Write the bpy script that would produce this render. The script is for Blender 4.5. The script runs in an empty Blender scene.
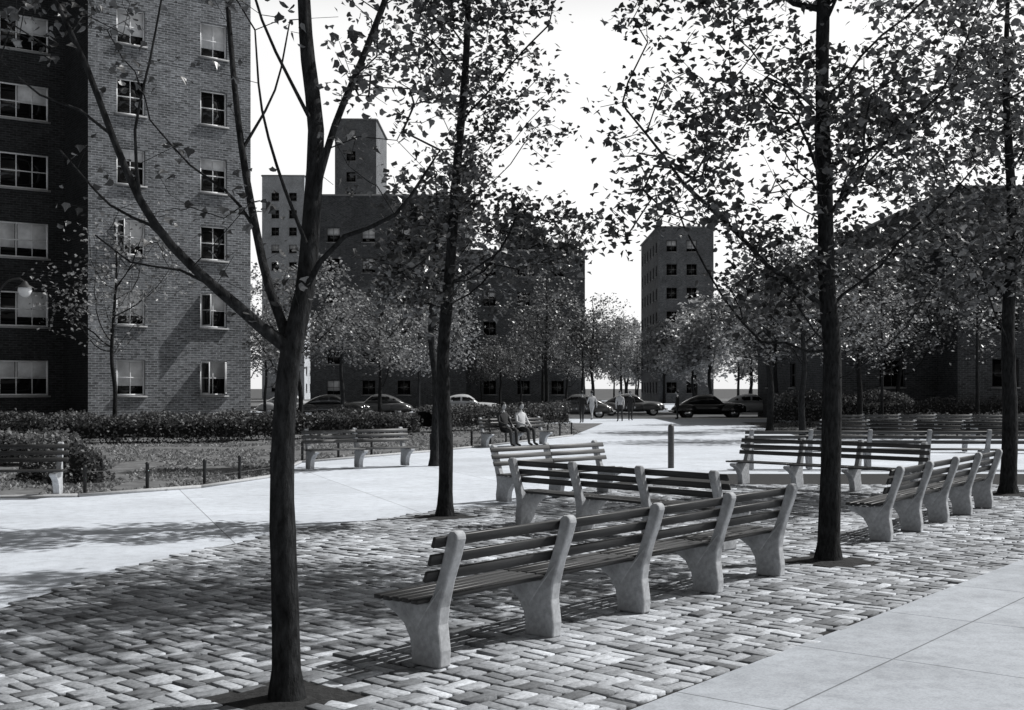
import bpy, bmesh, math, random
import numpy as np
from mathutils import Vector, noise, Matrix
random.seed(4); RNG=np.random.default_rng(7)
scene=bpy.context.scene
F=1200.0; H=1.95; HY=388.0     # survey constants used to recover ground coordinates (metres)
def G(px,py):
    d=F*H/(py-HY); return ((px-512)*d/F, d)
def W(px,py,d): return Vector(((px-512)*d/F, d, H-(py-HY)*d/F))

# ------------------------------------------------------------------ materials
def newmat(name):
    m=bpy.data.materials.new(name); m.use_nodes=True
    nt=m.node_tree; b=nt.nodes['Principled BSDF']; return m,nt,b
def N(nt,t,**k):
    n=nt.nodes.new(t)
    for a,v in k.items():
        if a in n.inputs.keys(): n.inputs[a].default_value=v
        else: setattr(n,a,v)
    return n
def g(v): return (v*.985,v,v*1.02,1)
def ramp(nt,src,stops):
    r=nt.nodes.new('ShaderNodeValToRGB'); e=r.color_ramp.elements
    e[0].position=stops[0][0]; e[0].color=g(stops[0][1])
    e[1].position=stops[-1][0]; e[1].color=g(stops[-1][1])
    for p,c in stops[1:-1]:
        x=e.new(p); x.color=g(c)
    nt.links.new(src,r.inputs[0]); return r.outputs[0]
def mul(nt,a,b,fac=1.0,mode='MULTIPLY'):
    n=nt.nodes.new('ShaderNodeMix'); n.data_type='RGBA'; n.blend_type=mode
    n.inputs[0].default_value=fac
    nt.links.new(a,n.inputs[6]); nt.links.new(b,n.inputs[7]); return n.outputs[2]
def bump(nt,b,src,strength,dist):
    n=N(nt,'ShaderNodeBump',Strength=strength,Distance=dist)
    nt.links.new(src,n.inputs['Height']); nt.links.new(n.outputs[0],b.inputs['Normal']); return n
def simple(name,lo,hi,rough=.8,scale=6,bs=.0,bd=.01,detail=6,spec=.3,big=None,stretch=None):
    m,nt,b=newmat(name)
    tc=N(nt,'ShaderNodeTexCoord'); src=tc.outputs['Object']
    if stretch:
        mp=N(nt,'ShaderNodeMapping'); mp.inputs['Scale'].default_value=stretch; nt.links.new(src,mp.inputs[0]); src=mp.outputs[0]
    nz=N(nt,'ShaderNodeTexNoise',Scale=scale,Detail=detail,Roughness=.65); nt.links.new(src,nz.inputs['Vector'])
    c=ramp(nt,nz.outputs[0],[(.3,lo),(.7,hi)])
    if big:
        n2=N(nt,'ShaderNodeTexNoise',Scale=big[0],Detail=3); nt.links.new(tc.outputs['Object'],n2.inputs['Vector'])
        c=mul(nt,c,ramp(nt,n2.outputs[0],[(.3,big[1]),(.7,1.0)]))
    nt.links.new(c,b.inputs['Base Color'])
    b.inputs['Roughness'].default_value=rough; b.inputs['Specular IOR Level'].default_value=spec
    if bs: bump(nt,b,nz.outputs[0],bs,bd)
    return m
M={}
M['concrete_support']=simple('cast_concrete',.38,.60,.85,25,.3,.004,big=(3,.6))
M['slat']=simple('painted_slat',.010,.036,.45,14,.25,.003,spec=.35,stretch=(.15,2,2))
M['slat_old']=simple('weathered_slat',.03,.10,.5,14,.25,.003,spec=.4,stretch=(.15,2,2))
M['bark']=simple('bark',.006,.050,.95,30,1.0,.03,spec=.1,stretch=(1,1,.3),big=(2.5,.6))
M['soil']=simple('soil',.01,.035,1,18,.8,.03)
M['iron']=simple('iron',.02,.035,.5,20)
M['wire']=simple('wire',.08,.12,.5,20)
M['glass']=simple('window_glass',.004,.008,.06,2,spec=.35)
M['blind']=simple('window_blind',.45,.65,.8,3)
M['frame']=simple('window_frame',.08,.12,.5,10)
M['frame_light']=simple('window_frame_light',.6,.75,.5,10)
M['sill']=simple('stone_sill',.22,.32,.8,15)
M['hedge_core']=simple('hedge_core',.01,.025,1,8)
M['turf']=simple('turf',.06,.18,1,2.2,.4,.02)
M['asphalt']=simple('asphalt',.06,.09,.9,40,.2,.01,big=(.4,.7))
M['far_ground']=simple('far_ground',.05,.1,1,.3)
M['kerb']=simple('kerb_stone',.3,.4,.8,12)
M['car_dark']=simple('car_paint_dark',.012,.018,.18,2,spec=.7)
M['car_light']=simple('car_paint_light',.4,.5,.22,2,spec=.7)
M['car_mid']=simple('car_paint_mid',.08,.1,.2,2,spec=.7)
M['chrome']=simple('chrome',.5,.6,.15,2); M['chrome'].node_tree.nodes['Principled BSDF'].inputs['Metallic'].default_value=1
M['rubber']=simple('rubber',.015,.025,.8,10)
M['skin']=simple('skin',.3,.36,.6,8); M['hair']=simple('hair',.015,.03,.6,30)
M['cloth_light']=simple('cloth_light',.4,.55,.9,20); M['cloth_dark']=simple('cloth_dark',.02,.04,.9,20)
M['bed']=simple('sand_bed',.012,.04,1,30,.5,.01)
M['roof']=simple('roof',.05,.08,.9,4)
M['lampglass']=simple('lamp_glass',.7,.8,.2,4)

def leafmat(name,lo,hi,tr,rough=.38,spec=.55):
    m,nt,b=newmat(name)
    ge=N(nt,'ShaderNodeNewGeometry')
    c=ramp(nt,ge.outputs['Random Per Island'],[(0,lo),(.6,(lo+hi)*.4),(1,hi)])
    nt.links.new(c,b.inputs['Base Color']); b.inputs['Roughness'].default_value=rough; b.inputs['Specular IOR Level'].default_value=spec
    t=N(nt,'ShaderNodeBsdfTranslucent'); nt.links.new(c,t.inputs[0])
    mx=N(nt,'ShaderNodeMixShader'); mx.inputs[0].default_value=tr
    out=nt.nodes['Material Output']
    nt.links.new(b.outputs[0],mx.inputs[1]); nt.links.new(t.outputs[0],mx.inputs[2]); nt.links.new(mx.outputs[0],out.inputs[0])
    return m
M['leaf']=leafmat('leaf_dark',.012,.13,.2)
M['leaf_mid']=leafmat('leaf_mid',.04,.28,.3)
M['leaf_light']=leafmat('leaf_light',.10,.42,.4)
M['leaf_hazed']=leafmat('leaf_hazed',.25,.55,.4)  # paler leaves, distance haze put into the colour
M['hedge_leaf']=leafmat('hedge_leaf',.05,.20,.2,.7,.15)
M['hedge_light']=leafmat('hedge_leaf_light',.10,.30,.3,.7,.15)
M['grass']=leafmat('grass_blade',.14,.42,.3,.7,.2)

def concrete(name,lo,hi,ang,size,ox=0,oy=0):
    m,nt,b=newmat(name)
    tc=N(nt,'ShaderNodeTexCoord'); mp=N(nt,'ShaderNodeMapping'); mp.inputs['Rotation'].default_value=(0,0,-ang); mp.inputs['Location'].default_value=(ox,oy,0)
    nt.links.new(tc.outputs['Object'],mp.inputs[0])
    br=N(nt,'ShaderNodeTexBrick'); br.offset=0; br.inputs['Scale'].default_value=1; br.inputs['Mortar Size'].default_value=.009; br.inputs['Mortar Smooth'].default_value=.3
    br.inputs['Brick Width'].default_value=size; br.inputs['Row Height'].default_value=size
    br.inputs['Color1'].default_value=g(1); br.inputs['Color2'].default_value=g(.9); br.inputs['Mortar'].default_value=g(.4)
    nt.links.new(mp.outputs[0],br.inputs[0])
    n1=N(nt,'ShaderNodeTexNoise',Scale=.6,Detail=5,Roughness=.6); nt.links.new(tc.outputs['Object'],n1.inputs[0])
    n2=N(nt,'ShaderNodeTexNoise',Scale=60,Detail=4,Roughness=.7); nt.links.new(tc.outputs['Object'],n2.inputs[0])
    n3=N(nt,'ShaderNodeTexNoise',Scale=5,Detail=8,Roughness=.7); nt.links.new(tc.outputs['Object'],n3.inputs[0])
    c=ramp(nt,n1.outputs[0],[(.3,lo),(.7,hi)])
    c=mul(nt,c,ramp(nt,n2.outputs[0],[(.35,.82),(.6,1.05)])); c=mul(nt,c,ramp(nt,n3.outputs[0],[(.3,.78),(.55,1.0)])); c=mul(nt,c,br.outputs[0])
    nt.links.new(c,b.inputs['Base Color']); b.inputs['Roughness'].default_value=.85; b.inputs['Specular IOR Level'].default_value=.25
    bump(nt,b,n2.outputs[0],.25,.004)
    return m
ROW=math.atan2(4.0,3.19)
M['path']=concrete('path_concrete',.56,.70,.35,3.2,1.3,.4)
M['slab']=concrete('slab_concrete',.34,.48,ROW,1.75,.4,.3)

def paver():
    m,nt,b=newmat('paver_brick')
    ge=N(nt,'ShaderNodeNewGeometry'); tc=N(nt,'ShaderNodeTexCoord')
    c=ramp(nt,ge.outputs['Random Per Island'],[(0,.15),(.25,.32),(.75,.46),(1,.68)])
    n1=N(nt,'ShaderNodeTexNoise',Scale=30,Detail=6,Roughness=.7); nt.links.new(tc.outputs['Object'],n1.inputs[0])
    n2=N(nt,'ShaderNodeTexNoise',Scale=.9,Detail=4); nt.links.new(tc.outputs['Object'],n2.inputs[0])
    c=mul(nt,c,ramp(nt,n1.outputs[0],[(.3,.55),(.65,1.1)])); c=mul(nt,c,ramp(nt,n2.outputs[0],[(.3,.62),(.65,1.05)]))
    nt.links.new(c,b.inputs['Base Color']); b.inputs['Roughness'].default_value=.8; b.inputs['Specular IOR Level'].default_value=.3
    bump(nt,b,n1.outputs[0],.5,.006)
    return m
M['paver']=paver()
def brickwall(name,lo,hi):
    m,nt,b=newmat(name)
    tc=N(nt,'ShaderNodeTexCoord')
    br=N(nt,'ShaderNodeTexBrick'); br.inputs['Scale'].default_value=1; br.inputs['Mortar Size'].default_value=.011; br.inputs['Mortar Smooth'].default_value=.2
    br.inputs['Brick Width'].default_value=.30; br.inputs['Row Height'].default_value=.105
    br.inputs['Color1'].default_value=g(lo); br.inputs['Color2'].default_value=g(hi); br.inputs['Mortar'].default_value=g(hi*1.7)
    nt.links.new(tc.outputs['UV'],br.inputs[0])
    n1=N(nt,'ShaderNodeTexNoise',Scale=.5,Detail=6,Roughness=.65); nt.links.new(tc.outputs['Object'],n1.inputs[0])
    n2=N(nt,'ShaderNodeTexNoise',Scale=5,Detail=3); 
    mp=N(nt,'ShaderNodeMapping'); mp.inputs['Scale'].default_value=(1,4,1); nt.links.new(tc.outputs['UV'],mp.inputs[0]); nt.links.new(mp.outputs[0],n2.inputs[0])
    c=mul(nt,br.outputs[0],ramp(nt,n1.outputs[0],[(.3,.65),(.7,1.1)])); c=mul(nt,c,ramp(nt,n2.outputs[0],[(.3,.5),(.7,1.3)]))
    nt.links.new(c,b.inputs['Base Color']); b.inputs['Roughness'].default_value=.9; b.inputs['Specular IOR Level'].default_value=.2
    bump(nt,b,br.outputs['Fac'],-.4,.01)
    return m
M['brick']=brickwall('brick_wall',.10,.23)
M['brick_shaded']=brickwall('brick_wall_shaded',.015,.032)  # same brick as the front wall, the wing's shade put into its colour
M['brick_mid']=brickwall('brick_wall_mid',.05,.10)
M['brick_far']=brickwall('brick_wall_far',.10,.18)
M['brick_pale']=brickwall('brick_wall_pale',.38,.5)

# ------------------------------------------------------------------ mesh helpers
def build(name,parts,mats,smooth=False,parent=None,loc=None,uv=None):
    V=[];L=[];T=[];MI=[];o=0
    for v,f,mi in parts:
        v=np.asarray(v,dtype=np.float32).reshape(-1,3); f=np.asarray(f,dtype=np.int64)
        if len(f)==0: continue
        V.append(v); L.append((f+o).ravel()); T.append(np.full(len(f),f.shape[1])); MI.append(np.full(len(f),mi)); o+=len(v)
    V=np.concatenate(V);L=np.concatenate(L);T=np.concatenate(T);MI=np.concatenate(MI)
    me=bpy.data.meshes.new(name); me.vertices.add(len(V)); me.vertices.foreach_set('co',V.ravel())
    me.loops.add(len(L)); me.loops.foreach_set('vertex_index',L.astype(np.int32))
    me.polygons.add(len(T)); st=np.concatenate([[0],np.cumsum(T)[:-1]]).astype(np.int32)
    me.polygons.foreach_set('loop_start',st); me.polygons.foreach_set('loop_total',T.astype(np.int32))
    for m in mats: me.materials.append(M[m])
    me.polygons.foreach_set('material_index',MI.astype(np.int32))
    if smooth is not False:
        s=np.ones(len(T),dtype=bool) if smooth is True else np.isin(MI,smooth)
        me.polygons.foreach_set('use_smooth',s)
    if uv is not None:
        u=me.uv_layers.new(name='UVMap'); u.data.foreach_set('uv',np.asarray(uv,dtype=np.float32).ravel())
    me.update(calc_edges=True); me.validate()
    ob=bpy.data.objects.new(name,me); scene.collection.objects.link(ob)
    if parent: ob.parent=parent
    if loc: ob.location=loc
    return ob
def empty(name,loc=(0,0,0),rz=0):
    e=bpy.data.objects.new(name,None); e.location=loc; e.rotation_euler=(0,0,rz); e.empty_display_size=.2; scene.collection.objects.link(e); return e
def box(c,s,R=None):
    x,y,z=[a/2 for a in s]
    v=np.array([(-x,-y,-z),(x,-y,-z),(x,y,-z),(-x,y,-z),(-x,-y,z),(x,-y,z),(x,y,z),(-x,y,z)],dtype=float)
    if R is not None: v=v@np.array(R).T
    v+=np.array(c); f=np.array([(0,3,2,1),(4,5,6,7),(0,1,5,4),(1,2,6,5),(2,3,7,6),(3,0,4,7)]); return v,f
def sheet(name,pts,z,mat):
    me=bpy.data.meshes.new(name); me.from_pydata([(x,y,z) for x,y in pts],[],[list(range(len(pts)))]); me.materials.append(M[mat])
    if me.polygons[0].normal.z<0: me.flip_normals()
    ob=bpy.data.objects.new(name,me); scene.collection.objects.link(ob); return ob
def addbevel(ob,w,seg=2):
    m=ob.modifiers.new('bevel','BEVEL'); m.width=w; m.segments=seg; m.limit_method='ANGLE'; m.angle_limit=math.radians(40)
def inpoly(P,poly):
    x,y=P[:,0],P[:,1]; r=np.zeros(len(P),bool); n=len(poly)
    for i in range(n):
        x1,y1=poly[i]; x2,y2=poly[(i+1)%n]
        if y1==y2: continue
        c=((y1>y)!=(y2>y))&(x<(x2-x1)*(y-y1)/(y2-y1)+x1); r^=c
    return r
def revolve(profile,n=20):
    v=[];f=[]
    for r,z in profile:
        for i in range(n):
            a=2*math.pi*i/n; v.append((r*math.cos(a),r*math.sin(a),z))
    for j in range(len(profile)-1):
        for i in range(n):
            f.append((j*n+i,j*n+(i+1)%n,(j+1)*n+(i+1)%n,(j+1)*n+i))
    return np.array(v),np.array(f)
def tube(path,rad,n=8):
    path=np.array([tuple(p) for p in path],float); rad=np.broadcast_to(rad,len(path)) if np.ndim(rad)==0 else np.array(rad)
    tan=np.gradient(path,axis=0) if len(path)>1 else np.zeros_like(path); tan/=np.linalg.norm(tan,axis=1)[:,None]+1e-9
    mean=(path[-1]-path[0]); k=np.argmin(abs(mean)); ref=np.zeros(3); ref[k]=1
    u=np.cross(tan,ref); u/=np.linalg.norm(u,axis=1)[:,None]+1e-9; w=np.cross(tan,u)
    a=np.arange(n)*2*np.pi/n
    v=path[:,None,:]+rad[:,None,None]*(np.cos(a)[None,:,None]*u[:,None,:]+np.sin(a)[None,:,None]*w[:,None,:])
    v=v.reshape(-1,3); i=np.arange(n); f=[]
    for j in range(len(path)-1):
        f.append(np.stack([j*n+i,j*n+(i+1)%n,(j+1)*n+(i+1)%n,(j+1)*n+i],1))
    return v,np.concatenate(f)

# ------------------------------------------------------------------ ground
sheet('ground',[(-1500,-200),(1500,-200),(1500,2500),(-1500,2500)],-.06,'far_ground')
sheet('pavement',[(-45,-12),(60,-12),(60,76),(-45,76)],0,'path')
brick_px=[(-420,900),(-160,680),(-40,622),(60,590),(150,562),(300,530),(430,513),(540,503),(600,484),(700,474),(1250,474)]
brick_poly=[G(*p) for p in brick_px]
dr=np.array([math.cos(ROW),math.sin(ROW)]); nr=np.array([dr[1],-dr[0]])   # nr: to the right/near side of the bench row
e0=np.array(G(640,710)); e1=e0+dr*40
e_1=e0-dr*8
brick_poly=brick_poly+[tuple(e0+dr*17),tuple(e0),tuple(e_1)]
sheet('paver_bed',brick_poly,.004,'bed')
sheet('slab_pavement',[tuple(e_1),tuple(e1),tuple(e1+nr*30),tuple(e_1+nr*14)],.024,'slab')
TP={'t1':G(287,703),'t2':G(445,518),'t3':G(828,562),'t4':(9.05,21.9)}
pits=[(np.array(TP['t1'])+(.0,.05),.36),(np.array(TP['t2']),.45),(np.array(TP['t3']),.4),(np.array(TP['t4']),.45)]
def pavers():
    s=.24; hw=.007
    cells=[]
    for i in range(-60,130):
        for j in range(-100,100): cells.append((i,j))
    cells=np.array(cells)
    th=ROW-.05
    ax=np.array([math.cos(th),math.sin(th)]); ay=np.array([-math.sin(th),math.cos(th)])
    org=np.array([0,9.0]); C=[];A=[]
    par=(cells.sum(1)%2)
    for k in (0,1):
        off=(k-.5)*s/2
        lx=(cells[:,0]+.5)*s+np.where(par==0,0,off); ly=(cells[:,1]+.5)*s+np.where(par==0,off,0)
        C.append(org+lx[:,None]*ax+ly[:,None]*ay); A.append(np.where(par==0,th,th+math.pi/2))
    C=np.concatenate(C);A=np.concatenate(A)
    C[:,0]+=.05*np.sin(C[:,1]*1.3)+.02*np.sin(C[:,0]*2.9+1); C[:,1]+=.05*np.sin(C[:,0]*1.1+2)+.02*np.sin(C[:,1]*2.3)
    m=inpoly(C,brick_poly)&(C[:,1]<24)&(C[:,1]>3.5)&(abs(C[:,0])<C[:,1]*.55+2)
    for c,r in pits:
        d=(C-c); u=d@ax; w=d@ay; m&=~((abs(u)<r)&(abs(w)<r))
    C=C[m];A=A[m]; n=len(C)
    A=A+RNG.normal(0,.04,n); C=C+RNG.normal(0,.0035,(n,2))
    L=s/2-hw-abs(RNG.normal(0,.005,n)); Wd=s/4-hw-abs(RNG.normal(0,.004,n))
    und=np.array([noise.noise(Vector((c[0]*.8,c[1]*.8,5)))for c in C])*.014
    zt=.022+und+RNG.normal(0,.0038,n); tx=RNG.normal(0,.018,n); ty=RNG.normal(0,.03,n)
    ca,sa=np.cos(A),np.sin(A); V=np.zeros((n,12,3)); bev=.005
    sg=[(-1,-1),(1,-1),(1,1),(-1,1)]
    jit=RNG.normal(0,.003,(n,4,2))
    for q,(a,b) in enumerate(sg):
        for lev,(ins,dz) in enumerate([(0,-.03),(0,-.004),(bev,0)]):
            lx=a*(L-ins)+jit[:,q,0];ly=b*(Wd-ins)+jit[:,q,1]
            V[:,lev*4+q,0]=C[:,0]+lx*ca-ly*sa; V[:,lev*4+q,1]=C[:,1]+lx*sa+ly*ca
            V[:,lev*4+q,2]=zt+dz+(tx*lx+ty*ly if lev else 0)
    fs=[(8,9,10,11)]
    for lev in (0,1):
        for q in range(4): fs.append((lev*4+q,lev*4+(q+1)%4,lev*4+4+(q+1)%4,lev*4+4+q))
    fs=np.array(fs); Fc=(np.arange(n)[:,None,None]*12+fs[None]).reshape(-1,4)
    build('brick_paving',[(V.reshape(-1,3),Fc,0)],['paver'])
pavers()
for k,(c,r) in enumerate(pits):
    k_=9; V=[];Fq=[]
    for a in range(k_):
        for b in range(k_):
            u=(a/(k_-1)-.5)*2; w_=(b/(k_-1)-.5)*2; p=c+dr*r*u+nr*r*w_
            hgt=.006+.035*max(0,1-(u*u+w_*w_)*.8)+.014*noise.noise(Vector((p[0]*9,p[1]*9,0))); V.append((p[0],p[1],max(.006,hgt)))
    for a in range(k_-1):
        for b in range(k_-1): Fq.append((a*k_+b,a*k_+b+1,(a+1)*k_+b+1,(a+1)*k_+b))
    build('tree_pit_soil',[(V,Fq,0)],['soil'],smooth=True)
lawn=[G(*p) for p in [(-500,505),(78,497),(200,488),(268,478),(300,463),(430,452),(490,446),(572,436)]]+[(5,66),(-45,66)]
sheet('lawn',lawn,.012,'turf')
lawn_r=[(11.5,47),(45,44),(45,68),(13,68)]
sheet('lawn',lawn_r,.012,'turf')
def grass(name,poly,n,x0,x1,y0,y1,h=.07):
    P=np.stack([RNG.uniform(x0,x1,n),y0+(y1-y0)*RNG.random(n)**1.6],1); P=P[inpoly(P,poly)]
    dens=np.array([noise.noise(Vector((p[0]*.7,p[1]*.4,3)))for p in P]); P=P[dens>-.2+RNG.random(len(P))*.2]
    n=len(P); a=RNG.uniform(0,6.28,n); w=RNG.uniform(.02,.06,n); hh=h*RNG.uniform(.3,1.3,n)
    V=np.zeros((n,3,3)); V[:,0,:2]=P+np.stack([np.cos(a)*w,np.sin(a)*w],1); V[:,1,:2]=P-np.stack([np.cos(a)*w,np.sin(a)*w],1)
    V[:,2,:2]=P+RNG.normal(0,.05,(n,2)); V[:,:2,2]=.012; V[:,2,2]=.012+hh
    build(name,[(V.reshape(-1,3),np.arange(n*3).reshape(-1,3),0)],['grass'])
grass('grass',lawn,90000,-20,3,20,60,.06)
grass('grass',lawn_r,25000,11,40,44,66)
def kerb(name,pts,w=.12,h=.11):
    parts=[]
    for a,b in zip(pts[:-1],pts[1:]):
        a=np.array(a);b=np.array(b);d=b-a;L=np.linalg.norm(d);an=math.atan2(d[1],d[0])
        R=np.array([[math.cos(an),-math.sin(an),0],[math.sin(an),math.cos(an),0],[0,0,1]])
        v,f=box(((a+b)[0]/2,(a+b)[1]/2,h/2),(L-.01,w,h),R); parts.append((v,f,0))
    return build(name,parts,['kerb'])
kerb('lawn_kerb',lawn[:8],.1,.06)
sheet('street',[(-300,76),(300,76),(300,90),(-300,90)],-.04,'asphalt')
kerb('street_kerb',[(-45,75.9),(60,75.9)],.2,.05)
sheet('far_pavement',[(-300,90),(300,90),(300,96),(-300,96)],.06,'path')
kerb('street_kerb',[(-300,90),(300,90)],.2,.13)
sheet('far_lawn',[(-200,96.1),(200,96.1),(200,220),(-200,220)],0.0,'turf')
sheet('far_path',[(8,96.2),(16,96.2),(24,190),(14,190)],.03,'path')

# ------------------------------------------------------------------ benches
prof=[(-.05,0),(-.055,.12),(-.03,.30),(-.045,.42),(-.10,.60),(-.165,.78),(-.20,.90),(-.195,.935),(-.17,.955),(-.135,.955),(-.105,.93),(-.085,.84),(-.03,.66),(.03,.50),(.06,.445),(.30,.425),(.49,.435),(.505,.41),(.49,.375),(.40,.345),(.30,.28),(.24,.18),(.22,.06),(.225,0)]
def bench_row(A,B,n,mat='slat',name='park_bench'):
    A=np.array(A);B=np.array(B);d=B-A;L=np.linalg.norm(d);an=math.atan2(d[1],d[0])
    e=empty(name,(A[0],A[1],0.02),an); sp=L/(n-1)
    for i in range(n):
        bm=bmesh.new(); t=.058
        for sx in (-1,1):
            vs=[bm.verts.new((sx*t*(1.0 if z<.5 else .85),y,z)) for y,z in prof]
            f=bm.faces.new(vs if sx<0 else vs[::-1])
        bm.verts.ensure_lookup_table(); k=len(prof)
        for q in range(k):
            bm.faces.new((bm.verts[q],bm.verts[k+q],bm.verts[k+(q+1)%k],bm.verts[(q+1)%k]))
        bmesh.ops.recalc_face_normals(bm,faces=bm.faces)
        me=bpy.data.meshes.new('support'); bm.to_mesh(me); bm.free(); me.materials.append(M['concrete_support'])
        o=bpy.data.objects.new('support_%d'%(i+1),me); scene.collection.objects.link(o); o.parent=e; o.location=(i*sp,0,0)
        o.rotation_euler=(random.gauss(0,.006),random.gauss(0,.008),random.gauss(0,.01)); addbevel(o,.014,2)
    ov=.16; 
    parts=[]
    tilt=math.atan2(.115,.34)
    R=np.array([[1,0,0],[0,math.cos(tilt),-math.sin(tilt)],[0,math.sin(tilt),math.cos(tilt)]])
    cuts=[-ov]+[i*sp for i in range(1,n-1)]+[(n-1)*sp+ov]
    for (z,y) in ((.875,-.078),(.76,-.045),(.645,-.003)):
        for a,b in zip(cuts[:-1],cuts[1:]):
            v,f=box(((a+b)/2,y,z+random.gauss(0,.003)),(b-a-.008,.03,.078),R); parts.append((v,f,0))
    for y in (.10,.19,.28,.37,.46):
        for a,b in zip(cuts[:-1],cuts[1:]):
            v,f=box(((a+b)/2,y,.462+random.gauss(0,.003)),(b-a-.008,.068,.032)); parts.append((v,f,0))
    o=build('slats',parts,[mat],parent=e); addbevel(o,.006,1)
    return e
A1=G(440,670);B1=G(778,578)
bench_row(A1,B1,5)
A2=np.array(G(888,543)); bench_row(A2,A2+5.15*np.array([math.cos(math.radians(55)),math.sin(math.radians(55))]),5)
bench_row((.12,16.9),(2.5,14.3),4)
bench_row((1.65,22.3),(-.2,20.4),3,'slat_old')
bench_row((7.35,21.6),(4.72,24.2),4,'slat_old')
bench_row((5.7,28.6),(12.6,28.3),6,'slat_old')
bench_row((16.5,36),(9.6,37.2),6,'slat')
bench_row((20,45),(12,45.5),7,'slat_old')
bench_row((15.2,30.5),(13.0,24.5),5,'slat')
bench_row((-8.15,21.6),(-10.8,21.2),3)
bench_row((-2.72,30.0),(-4.85,28.6),3,'slat_old')
bench_row((1.0,41.2),(-.95,39.4),3)

# ------------------------------------------------------------------ trees
def catmull(pts,step=.18):
    pts=[Vector(p) for p in pts]; P=[pts[0]*2-pts[1]]+pts+[pts[-1]*2-pts[-2]]; out=[]
    for i in range(1,len(P)-2):
        a,b,c,d=P[i-1],P[i],P[i+1],P[i+2]; n=max(1,int((c-b).length/step))
        for k in range(n):
            t=k/n; out.append(.5*((2*b)+(c-a)*t+(2*a-5*b+4*c-d)*t*t+(3*b-a-3*c+d)*t**3))
    out.append(pts[-1]); return out
LEAF8=np.array([(0,0,0),(.05,.33,.05),(.36,.52,.10),(.60,.22,.04),(1,0,-.10),(.60,-.22,.04),(.36,-.52,.10),(.05,-.33,.05)])
def leaves(C,size,simple_leaf=False,up=.6,rs=RNG):
    n=len(C); nrm=rs.normal(0,1,(n,3)); nrm[:,2]=abs(nrm[:,2])+up; nrm/=np.linalg.norm(nrm,axis=1)[:,None]
    t=rs.normal(0,1,(n,3)); t[:,2]-=.4; t-=(t*nrm).sum(1)[:,None]*nrm; t/=np.linalg.norm(t,axis=1)[:,None]; b=np.cross(nrm,t)
    s=size*rs.uniform(.5,1.3,n)
    T=LEAF8 if not simple_leaf else np.array([(0,0,0),(.45,.42,.08),(1,0,0),(.45,-.42,.08)])
    V=C[:,None,:]+s[:,None,None]*(T[None,:,0:1]*t[:,None]+T[None,:,1:2]*b[:,None]+T[None,:,2:3]*nrm[:,None])
    k=len(T); base=np.arange(n)[:,None]*k
    if simple_leaf: Fc=(base+np.array([[0,3,2,1]]))
    else: Fc=np.concatenate([base+np.array([[0,4,3,2,1]]),base+np.array([[0,7,6,5,4]])])
    return V.reshape(-1,3),Fc
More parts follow.
